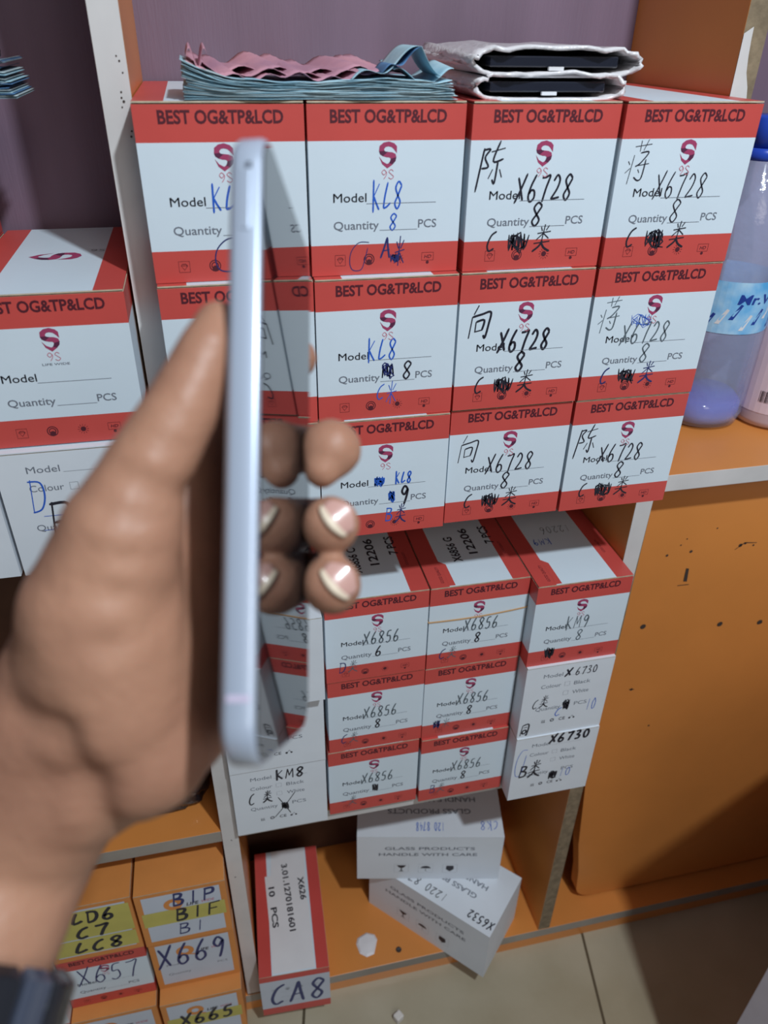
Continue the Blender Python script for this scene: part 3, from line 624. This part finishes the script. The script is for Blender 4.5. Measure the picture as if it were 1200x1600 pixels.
M.build('dark_strap', bl, smooth=True, thick=.004)
# ------------------------------------------------------------------ two wrapped screens
FOAM = mat('bubble_wrap', (.72, .70, .72), .28, noise=.12, nscale=50, bump=.8, bscale=130, coat=.4)
DARK = mat('dark_screen_glass', (.012, .014, .024), .12, coat=.6)
def sleeve(x0, x1, y0, y1, z0, hgt, label, seed):
    root = empty('phone_screen', ((x0 + x1) / 2, y0, z0), 0, label, 'phone screen', 'wrapped phone screens')
    hw = (x1 - x0) / 2; hh = hgt / 2; n = 56; rings = 10; rg = random.Random(seed); ph = [rg.uniform(0, 6) for _ in range(6)]
    def prof(a, k, t):
        c, s = math.cos(a), math.sin(a)
        x = hw * math.copysign(abs(c) ** .55, c); z = hh * math.copysign(abs(s) ** .75, s) * (1 - .55 * max(0, abs(c) - .86) / .14)
        w = .0006 * (math.sin(9 * a + ph[0] + t * 5) + math.sin(15 * a + ph[1] + t * 9) + .6 * math.sin(23 * a + ph[2] + t * 14))
        x *= k; z = z * (1 - (1 - k) * 2.2)
        return x + w * c, hh + z + w * (1 if s > 0 else .4)
    M = MB(); vs = []
    for r in range(rings):
        t = r / (rings - 1)
        for i in range(n):
            x, z = prof(2 * math.pi * i / n, 1.0, t); vs.append((x, (y1 - y0) * t + .002 * math.sin(i * .9 + ph[3]) * (1 - t), max(z, .0003)))
    fs = [(r * n + i, r * n + (i + 1) % n, (r + 1) * n + (i + 1) % n, (r + 1) * n + i) for r in range(rings - 1) for i in range(n)]
    fs.append(tuple((rings - 1) * n + i for i in range(n)))
    M.add(vs, fs, FOAM); 
    o = M.build('bubble_sleeve', root, smooth=True); q = o.modifiers.new('s', 'SOLIDIFY'); q.thickness = .0022; q.offset = -1
    M = MB(); M.box((-hw * .80, .004, hh * .55), (hw * .76, .14, hh * 1.50), DARK); M.build('display_panel', root, bevel=.0008)
    M = MB(); M.box((-.006, .0015, hh * .30), (.004, .0035, hh * .62), STICK); M.build('paper_tab', root)
    return root
sleeve(.2400, .3400, .010, .150, .0001, .0125, 'lower of two black phone screens in bubble wrap on an X6728 carton', 1)
sleeve(.2385, .3490, .012, .150, .0135, .0130, 'upper of two black phone screens in bubble wrap, resting on the other', 2)
# ------------------------------------------------------------------ bottles
def lathe(M, prof, m, n=40, cx=0, cy=0, cap=True, a0=0, a1=2 * math.pi, ripple=None):
    vs = []; full = abs(a1 - a0 - 2 * math.pi) < 1e-6; nn = n if full else n + 1
    for (r, z) in prof:
        for i in range(nn):
            a = a0 + (a1 - a0) * i / n; rr = r * (1 + (ripple(a, z) if ripple else 0)); vs.append((cx + rr * math.cos(a), cy + rr * math.sin(a), z))
    fs = []
    for j in range(len(prof) - 1):
        for i in range(n): k = (i + 1) % nn; fs.append((j * nn + i, j * nn + k, (j + 1) * nn + k, (j + 1) * nn + i))
    if cap and full: fs.append(tuple(range(n - 1, -1, -1))); fs.append(tuple((len(prof) - 1) * n + i for i in range(n)))
    M.add(vs, fs, m)
PET = mat('blue_clear_plastic', (.56, .64, .92), .07, alpha=.36, bump=.6, bscale=70, coat=.6)
WATER = mat('pale_blue_plastic_base', (.02, .08, .62), .12, alpha=.95, coat=.6, bump=.3, bscale=50)
BLBL = mat('bottle_label_blue', (.10, .42, .80), .3, noise=.5, nscale=45, col2=(.45, .70, .90))
BLD = mat('bottle_label_deep_blue', (.015, .05, .30), .35)
CAPB = mat('blue_cap', (.02, .07, .50), .3)
root = empty('water_bottle', (.5605, .150, -.3095), 0, 'clear blue water bottle with Mr.V label, right of the top red cartons', 'bottle')
M = MB(); rip = lambda a, z: .012 * math.sin(5 * a) * max(0, 1 - z / .05) + (.008 * math.sin(7 * a + z * 260) if .18 < z < .235 else .0)
lathe(M, [(.030, .002), (.0395, .004), (.0425, .016), (.0415, .026), (.0430, .036), (.0430, .10), (.0415, .104), (.0415, .150), (.0430, .155), (.0430, .175), (.041, .195), (.036, .215), (.028, .235), (.019, .250), (.0165, .258), (.0165, .262)], PET, 48, ripple=rip)
M.build('bottle_body', root, smooth=True)
M = MB(); lathe(M, [(.028, .0045), (.037, .0065), (.0395, .016), (.0385, .026), (.033, .030)], WATER, 40, ripple=lambda a, z: .02 * math.sin(5 * a)); M.build('tinted_base', root, smooth=True)
M = MB(); lathe(M, [(.0425, .104), (.0425, .153)], BLBL, 48, cap=False)
# wrapped lettering on the label, facing the room
def wrap(M, s, ang, z, h, w, R, m, slant=0.0, bold=0):
    vs, fs, w0 = glyphs(s, bold); k = h / .70; kx = w / w0
    M.add([(R * math.cos(ang + (vx * kx + slant * vy * k) / R), R * math.sin(ang + (vx * kx + slant * vy * k) / R), z + vy * k) for vx, vy in vs], fs, m)
wrap(M, 'Mr.V', -1.95, .133, .009, .034, .0428, BLD, .2, .02)
for k in range(9):
    a = -2.6 + k * .27; z = .108 + .010 * ((k * 7) % 3) / 2
    M.add([(.0427 * math.cos(a), .0427 * math.sin(a), z), (.0427 * math.cos(a + .10), .0427 * math.sin(a + .10), z), (.0427 * math.cos(a + .26), .0427 * math.sin(a + .26), z + .014), (.0427 * math.cos(a + .20), .0427 * math.sin(a + .20), z + .015)], [(0, 1, 2, 3)], (BLD, STICK)[k % 2])
M.build('bottle_label', root, smooth=False)
M = MB(); lathe(M, [(.0185, .252), (.0195, .256), (.0195, .262)], CAPB, 32); lathe(M, [(.0182, .2625), (.0182, .285), (.017, .287)], CAPB, 32, ripple=lambda a, z: .015 * math.sin(24 * a)); M.build('bottle_cap', root, smooth=True)
# pinkish bottle
PINKP = mat('pinkish_clear_plastic', (.74, .62, .70), .12, alpha=.7, coat=.4)
PLBL = mat('pale_pink_label', (.74, .60, .66), .4, noise=.06, nscale=30)
root = empty('sanitizer_bottle', (.6330, .130, -.3095), .0, 'pinkish clear bottle with hazard diamond and barcode at right picture edge', 'bottle')
M = MB(); lathe(M, [(.028, .001), (.0355, .003), (.0375, .009), (.0375, .120), (.034, .134), (.024, .146), (.013, .152), (.013, .166)], PINKP, 40); M.build('bottle_body', root, smooth=True)
M = MB(); lathe(M, [(.0380, .018), (.0380, .112)], PLBL, 40, cap=False)
for k, z in enumerate((.092, .086, .080, .074)): wrap(M, '- - - - - -', -2.55, z, .002, .022, .0384, GRYINK)
for k in range(14):
    a = -2.62 + k * .038; R = .0384; w = .010 + .012 * ((k * 5) % 3) / 2
    M.add([(R * math.cos(a), R * math.sin(a), .030), (R * math.cos(a + w), R * math.sin(a + w), .030), (R * math.cos(a + w), R * math.sin(a + w), .042), (R * math.cos(a), R * math.sin(a), .042)], [(0, 1, 2, 3)], INK)
def dia(a0, z0, r, m, R):
    q = [(a0 + r / R * x, z0 + r * y) for x, y in ((0, -1), (1, 0), (0, 1), (-1, 0))]
    M.add([(R * math.cos(a), R * math.sin(a), z) for a, z in q], [(0, 1, 2, 3)], m)
dia(-2.30, .056, .0085, RED, .0384); dia(-2.30, .056, .0070, STICK, .0386); wrap(M, '!', -2.32, .0525, .007, .0016, .0388, INK, 0, .03)
M.build('bottle_label', root)
M = MB(); lathe(M, [(.0145, .1665), (.0145, .185)], mat('white_cap', (.8, .8, .82), .4), 28); M.build('bottle_cap', root, smooth=True)
# counter at the lower right corner
LIL = mat('pale_lilac_panel', (.52, .48, .54), .45, noise=.06)
root = empty('counter', (.545, -.2, -1.115), math.radians(24), 'pale lilac grey counter side at the lower right corner of the picture', 'counter')
M = MB(); M.box((0, -.50, 0), (.60, 0, .625), LIL); M.build('cabinet_body', root, bevel=.001)
M = MB(); M.box((-.002, -.502, .6252), (.602, .002, .643), EDGE); M.build('counter_top', root, bevel=.001)
# ------------------------------------------------------------------ phone (built in camera-held pose, real size)
def camP(px, py, d): return Vector(((px - 600) / F_PX * d, -(py - 800) / F_PX * d, -d))
a_ax = Vector((-.0091, 1, -.1326)).normalized()
b_ax = Vector((74, -157, -1185)).normalized(); b_ax = (b_ax - a_ax * b_ax.dot(a_ax)).normalized()
n_ax = a_ax.cross(b_ax) * -1
if n_ax.x < 0: n_ax = -n_ax
PB = camP(397, 1212, .1743)                      # near bottom corner of the display face
PL, PW, PT = .1635, .0765, .0080
PM = Matrix.Identity(4)
for i in range(3): PM[i][0] = b_ax[i]; PM[i][1] = a_ax[i]; PM[i][2] = n_ax[i]; PM[i][3] = PB[i]
phone = bpy.data.objects.new('phone', None); COL.objects.link(phone); phone.matrix_world = M_CAM @ PM; phone.empty_display_size = .01
tag(phone, 'silver framed phone seen edge-on, its dark glossy screen mirroring the cartons', 'phone')
SILV = mat('silver_frame', (.47, .54, .66), .32, metal=.35, coat=.3)
LINEM = mat('antenna_band', (.55, .48, .62), .4)
GLASS = mat('black_screen_glass', (.006, .006, .008), .03, spec=1.0, ior=2.3)
BACKG = mat('silver_back', (.50, .50, .54), .25, metal=.3)
def rrect(x0, y0, x1, y1, r, n=8):
    P = []
    for cx, cy, a0 in ((x1 - r, y1 - r, 0), (x0 + r, y1 - r, 90), (x0 + r, y0 + r, 180), (x1 - r, y0 + r, 270)):
        for i in range(n + 1):
            a = math.radians(a0 + 90 * i / n); P.append((cx + r * math.cos(a), cy + r * math.sin(a)))
    return P
def slab(M, P_list, m, cap=True):
    n = len(P_list[0][0]); vs = []
    for P, z in P_list: vs += [(p[0], p[1], z) for p in P]
    fs = [(j * n + i, j * n + (i + 1) % n, (j + 1) * n + (i + 1) % n, (j + 1) * n + i) for j in range(len(P_list) - 1) for i in range(n)]
    if cap: fs += [tuple(range(n - 1, -1, -1)), tuple((len(P_list) - 1) * n + i for i in range(n))]
    M.add(vs, fs, m)
CR = .0115
ins = lambda e: rrect(e, e, PW - e, PL - e, CR - e)
M = MB(); slab(M, [(ins(.0012), -PT), (ins(.0004), -PT + .0004), (ins(0), -PT + .0014), (ins(0), -.0012), (ins(.0005), -.0003), (ins(.0010), -.0001)], SILV)
M.build('frame', phone, smooth=False).data.polygons.foreach_set('use_smooth', [len(p.vertices) == 4 for p in phone.children[0].data.polygons])
M = MB(); slab(M, [(ins(.0012), -.0001), (ins(.0014), .0003)], GLASS); M.build('screen', phone)
M = MB(); slab(M, [(ins(.0016), -PT - .0005), (ins(.0013), -PT)], BACKG); M.build('back_cover', phone)
M = MB(); M.box((-.0004, .1335, -.0052), (.0002, .1500, -.0028), SILV); M.build('side_button', phone, bevel=.0002)
M = MB(); M.box((-.0005, .150, -.0040), (.0001, .1515, -.0028), DARK); M.build('microphone_hole', phone)
M = MB(); M.box((-.00015, .0165, -.0068), (.0001, .0180, -.0012), LINEM); M.build('antenna_line', phone)
# ------------------------------------------------------------------ hand: one continuous surface grown from tapered bones
SKIN = mat('brown_skin', (.40, .21, .135), .46, noise=.0, nscale=22, bump=.35, bscale=140, sss=.10, col2=(.30, .145, .095), spec=.35)
def c3(px, py, d): return np.array(camP(px, py, d))
chains = []
def chain(pts, k=.004): chains.append((pts, k))
P = lambda px, py, d, r: (c3(px, py, d), r / 1000)
X = lambda x, y, d, r: (np.array((x, y, -d)), r / 1000)
thumb = [P(342, 508, .200, 6.5), P(326, 548, .197, 8.0), P(284, 640, .194, 9.5), P(228, 738, .192, 11.2), P(190, 835, .193, 15.5), P(160, 960, .198, 21.0), P(178, 1090, .205, 22.0), P(222, 1165, .210, 18.5)]
chain(thumb, .006)
chain([P(222, 1165, .210, 18), P(95, 1230, .215, 20), P(22, 1320, .222, 23), X(-.1140, -.127, .203, 22.0), X(-.1200, -.165, .179, 22), X(-.125, -.205, .150, 22.5), X(-.135, -.270, .095, 25), X(-.150, -.350, .020, 29)], .004)
chain([P(160, 1000, .205, 21), P(60, 1180, .215, 22), P(20, 1320, .222, 23)], .004)
chain([P(280, 1120, .225, 16), X(-.052, -.055, .232, 13), X(-.053, -.025, .232, 14), X(-.052, .005, .234, 13), X(-.050, .030, .236, 10)], .006)
chain([P(230, 1000, .215, 18), X(-.055, -.025, .232, 14)], .006)
chain([P(225, 900, .215, 15), X(-.054, .000, .234, 13)], .006)
chain([P(280, 1120, .225, 15), P(262, 900, .222, 14), P(290, 720, .225, 11)], .006)
chain([X(-.050, .025, .232, 9.5), X(-.0475, .045, .252, 8.5), X(-.0322, .056, .2765, 7.8)], .003)            # index
def finger(y0, y1, dedge, tip):
    chain([X(-.050, y0, .236, 9.5), X(-.0462, y1, .258, 9.0), X(-.0360, y1, dedge + .0095, 8.2), X(-.0200, y1, dedge + .0085, 8.6), (np.array(tip[:3]), tip[3] / 1000)], .003)
finger(.012, .0225, .2620, (-.0175, .0205, -.2490, 9.8))
chain([X(-.0175, .0205, .2490, 9.6), X(-.0200, .0135, .2450, 6.0)], .002)
finger(-.008, -.0035, .2585, (-.0172, -.0042, -.2450, 9.4))
finger(-.026, -.0225, .2560, (-.0168, -.0235, -.2440, 9.6))
def sdf_cap(Pn, a, ra, b, rb):
    ab = b - a; L2 = float(ab @ ab) or 1e-12; t = np.clip(((Pn - a) @ ab) / L2, 0, 1)
    return np.linalg.norm(Pn - a - t[..., None] * ab, axis=-1) - (ra + (rb - ra) * t)
def grow(chs, h):
    lo = np.min([p[0] - p[1] for c, _ in chs for p in c], 0) - 4 * h; hi = np.max([p[0] + p[1] for c, _ in chs for p in c], 0) + 4 * h
    n = np.ceil((hi - lo) / h).astype(int) + 1
    D = np.full(tuple(n), .05, dtype=np.float32)
    for c, k in chs:
        E = np.full(tuple(n), .05, dtype=np.float32)
        for i in range(len(c) - 1):
            (a, ra), (b2, rb) = c[i], c[i + 1]; m = max(ra, rb) + .016
            i0 = np.maximum(((np.minimum(a, b2) - m - lo) / h).astype(int), 0); i1 = np.minimum(((np.maximum(a, b2) + m - lo) / h).astype(int) + 2, n)
            gx, gy, gz = [np.arange(i0[q], i1[q]) * h + lo[q] for q in range(3)]
            Pn = np.stack(np.meshgrid(gx, gy, gz, indexing='ij'), -1); s = sdf_cap(Pn, a, ra, b2, rb)
            sl = tuple(slice(i0[q], i1[q]) for q in range(3)); E[sl] = np.minimum(E[sl], s)
        hh = np.maximum(k - np.abs(D - E), 0) / k
        D = np.minimum(D, E) - hh * hh * k * .25
    return D, lo, n
def surface_nets(D, lo, h):
    s = D < 0; nx, ny, nz = D.shape
    corners = [(i, j, k) for i in (0, 1) for j in (0, 1) for k in (0, 1)]
    cnt = sum(s[i:nx - 1 + i, j:ny - 1 + j, k:nz - 1 + k].astype(np.int8) for i, j, k in corners)
    act = np.argwhere((cnt > 0) & (cnt < 8)); idx = -np.ones((nx - 1, ny - 1, nz - 1), int); idx[tuple(act.T)] = np.arange(len(act))
    acc = np.zeros((len(act), 3)); w = np.zeros(len(act))
    for ci in corners:
        for ax in range(3):
            if ci[ax]: continue
            cj = list(ci); cj[ax] = 1
            va = D[tuple((act + ci).T)]; vb = D[tuple((act + cj).T)]; cr_ = (va < 0) != (vb < 0)
            t = np.where(cr_, va / np.where(va == vb, 1, va - vb), 0); p = act + np.array(ci, float)[None]; p = p.astype(float); p[:, ax] += t
            acc[cr_] += p[cr_]; w[cr_] += 1
    V = acc / w[:, None] * h + lo; F_ = []
    for ax in range(3):
        u, v = (ax + 1) % 3, (ax + 2) % 3
        sl0 = [slice(None)] * 3; sl1 = [slice(None)] * 3; sl0[ax] = slice(0, -1); sl1[ax] = slice(1, None)
        e = np.argwhere(s[tuple(sl0)] != s[tuple(sl1)]); e = e[(e[:, u] > 0) & (e[:, v] > 0) & (e[:, u] < D.shape[u] - 1) & (e[:, v] < D.shape[v] - 1)]
        q = []
        for du, dv in ((0, 0), (1, 0), (1, 1), (0, 1)):
            g2 = e.copy(); g2[:, u] -= du; g2[:, v] -= dv; q.append(idx[tuple(g2.T)])
        q = np.stack(q, 1); flip = s[tuple(e.T)]; q[~flip] = q[~flip][:, ::-1]; F_.append(q)
    return V, np.concatenate(F_)
hstep = .0015
D, lo, nn_ = grow(chains, hstep)
# creases (thumb joint, base of the thumb, wrist fold) and soft knuckle wrinkles pressed into the surface
gx, gy, gz = [np.arange(nn_[q], dtype=np.float32) * hstep + lo[q] for q in range(3)]
def crease(pts, wdt, depth):
    global D
    for i in range(len(pts) - 1):
        a, b2 = pts[i], pts[i + 1]; m = wdt * 3
        i0 = np.maximum(((np.minimum(a, b2) - m - lo) / hstep).astype(int), 0); i1 = np.minimum(((np.maximum(a, b2) + m - lo) / hstep).astype(int) + 2, nn_)
        Pn = np.stack(np.meshgrid(gx[i0[0]:i1[0]], gy[i0[1]:i1[1]], gz[i0[2]:i1[2]], indexing='ij'), -1)
        d = np.maximum(sdf_cap(Pn, a, 0, b2, 0), 0); sl = tuple(slice(i0[q], i1[q]) for q in range(3))
        D[sl] = D[sl] + depth * np.exp(-(d / wdt) ** 2)
def surf(px, py, d0=.30):
    # first depth at which the view ray enters the flesh
    for d in np.arange(.14, d0, .0008):
        p = c3(px, py, d); ijk = ((p - lo) / hstep).astype(int)
        if (ijk >= 0).all() and (ijk < nn_).all() and D[tuple(ijk)] < 0: return p
    return c3(px, py, .2)
crz = [([(190, 742), (235, 765), (296, 772)], .0030, .0011), ([(165, 800), (215, 812), (270, 805)], .0035, .0006), ([(120, 905), (190, 930), (275, 925)], .0035, .0007),
       ([(95, 1000), (170, 1010), (240, 975), (270, 940)], .004, .0008), ([(20, 1115), (90, 1150), (140, 1225), (185, 1305)], .0045, .0022), ([(150, 860), (200, 868), (250, 860)], .003, .0005), ([(230, 690), (280, 700)], .0025, .0005)]
for pts, wdt, dep in [([surf(*q) for q in pts], wdt, dep) for pts, wdt, dep in crz]: crease(pts, wdt, dep * 1.2)
# keep the flesh outside the phone: press it flat against back and screen
PMi = np.array(PM.inverted())
i0 = np.array((0, 0, 0)); sub = np.stack(np.meshgrid(gx, gy, gz, indexing='ij'), -1).reshape(-1, 3)
loc = sub @ PMi[:3, :3].T.astype(np.float32) + PMi[:3, 3].astype(np.float32)
q = np.stack([np.abs(loc[:, 0] - PW / 2) - PW / 2, np.abs(loc[:, 1] - PL / 2) - PL / 2, np.abs(loc[:, 2] + PT / 2) - (PT / 2 + .0006)], 1)
dbox = np.linalg.norm(np.maximum(q, 0), axis=1) + np.minimum(q.max(1), 0)
D = np.maximum(D, -dbox.reshape(D.shape).astype(np.float32))
Vh, Fh = surface_nets(D, lo, hstep)
me = bpy.data.meshes.new('hand'); me.from_pydata(Vh.tolist(), [], Fh.tolist()); me.materials.append(SKIN)
me.polygons.foreach_set('use_smooth', [True] * len(Fh)); me.update()
person = bpy.data.objects.new('person', me); COL.objects.link(person); person.matrix_world = M_CAM
sm = person.modifiers.new('smooth', 'SMOOTH'); sm.factor = .6; sm.iterations = 5
tag(person, 'person, only a brown hand and wrist in view, gripping the silver phone', 'person')
# fingernails
NAIL = mat('pinkish_nail', (.50, .29, .25), .28, coat=.4); NTIP = mat('pale_nail_edge', (.66, .55, .42), .35)
def nail(c, r, u, w, Ln=.0105, spread=.95, ctr=.0015):
    u = np.array(u) / np.linalg.norm(u); w = np.array(w, float); w -= u * (w @ u); w /= np.linalg.norm(w); v = np.cross(u, w)
    M = MB(); vs = []; NS, NL = 14, 12
    for j in range(NL + 1):
        t = j / NL; s = -Ln * .55 + Ln * t
        for i in range(NS + 1):
            f = -1 + 2 * i / NS; sp = spread * (1 - .30 * max(0, (.35 - t) / .35) ** 2 * 1 - .0) ; phi = f * sp * (1 if t > .3 else (.72 + .28 * (t / .3) ** .5))
            ss = s + (-.0022 * f * f if t > .6 else .0018 * f * f) * (abs(t - .45) * 1.8)
            rr = math.sqrt(max(r * r - max(0, ss) ** 2 * .55, 1e-8)) + .0005
            vs.append(tuple(np.array(c) + u * ss + (v * math.sin(phi) + w * math.cos(phi)) * rr))
    fs = [(j * (NS + 1) + i, j * (NS + 1) + i + 1, (j + 1) * (NS + 1) + i + 1, (j + 1) * (NS + 1) + i) for j in range(NL) for i in range(NS)]
    M.mats = [NAIL, NTIP]; M.v = vs; M.f = [list(f) for f in fs]; M.m = [1 if (k // NS) >= NL - 3 else 0 for k in range(len(fs))]
    o = M.build('fingernail', person, smooth=True, thick=.0006); return o
nail((-.0172, -.0042, -.2450), .0094, (-.62, -.50, .35), (.30, .28, 1.0), .0095, .66)
nail((-.0168, -.0235, -.2440), .0096, (-.60, -.58, .35), (.30, .22, 1.0), .0095, .66)
# wristband
WB = mat('black_band', (.014, .015, .02), .22, coat=.4, bump=.2); WB2 = mat('grey_blue_gloss', (.05, .06, .09), .2, coat=.6)
root = bpy.data.objects.new('wristband', None); COL.objects.link(root); root.matrix_world = M_CAM; tag(root, 'chunky glossy black wristband on the wrist at the lower left corner', 'wristband')
c0 = np.array((-.1158, -.1360, -.1975)); ax = np.array((-.0055, -.038, .024)); ax /= np.linalg.norm(ax)
t1 = np.cross(ax, (0, 0, 1)); t1 /= np.linalg.norm(t1); t2 = np.cross(ax, t1)
nl = 18
for i in range(nl):
    M = MB(); a0, a1 = 2 * math.pi * i / nl, 2 * math.pi * (i + .88) / nl; vs = []
    prf = [(-.018, .0262), (-.015, .0300), (.015, .0300), (.018, .0262), (.014, .0252), (-.014, .0252)]
    for k in range(4):
        a = a0 + (a1 - a0) * k / 3
        for (s, r) in prf: vs.append(tuple(c0 + ax * s + (t1 * math.cos(a) + t2 * math.sin(a)) * r))
    n = 6; fs = [(k * n + j, k * n + (j + 1) % n, (k + 1) * n + (j + 1) % n, (k + 1) * n + j) for k in range(3) for j in range(n)] + [tuple(range(n - 1, -1, -1)), tuple(3 * n + j for j in range(n))]
    M.add(vs, fs, WB if i % 5 else WB2); M.build('band_link', root, bevel=.0008)
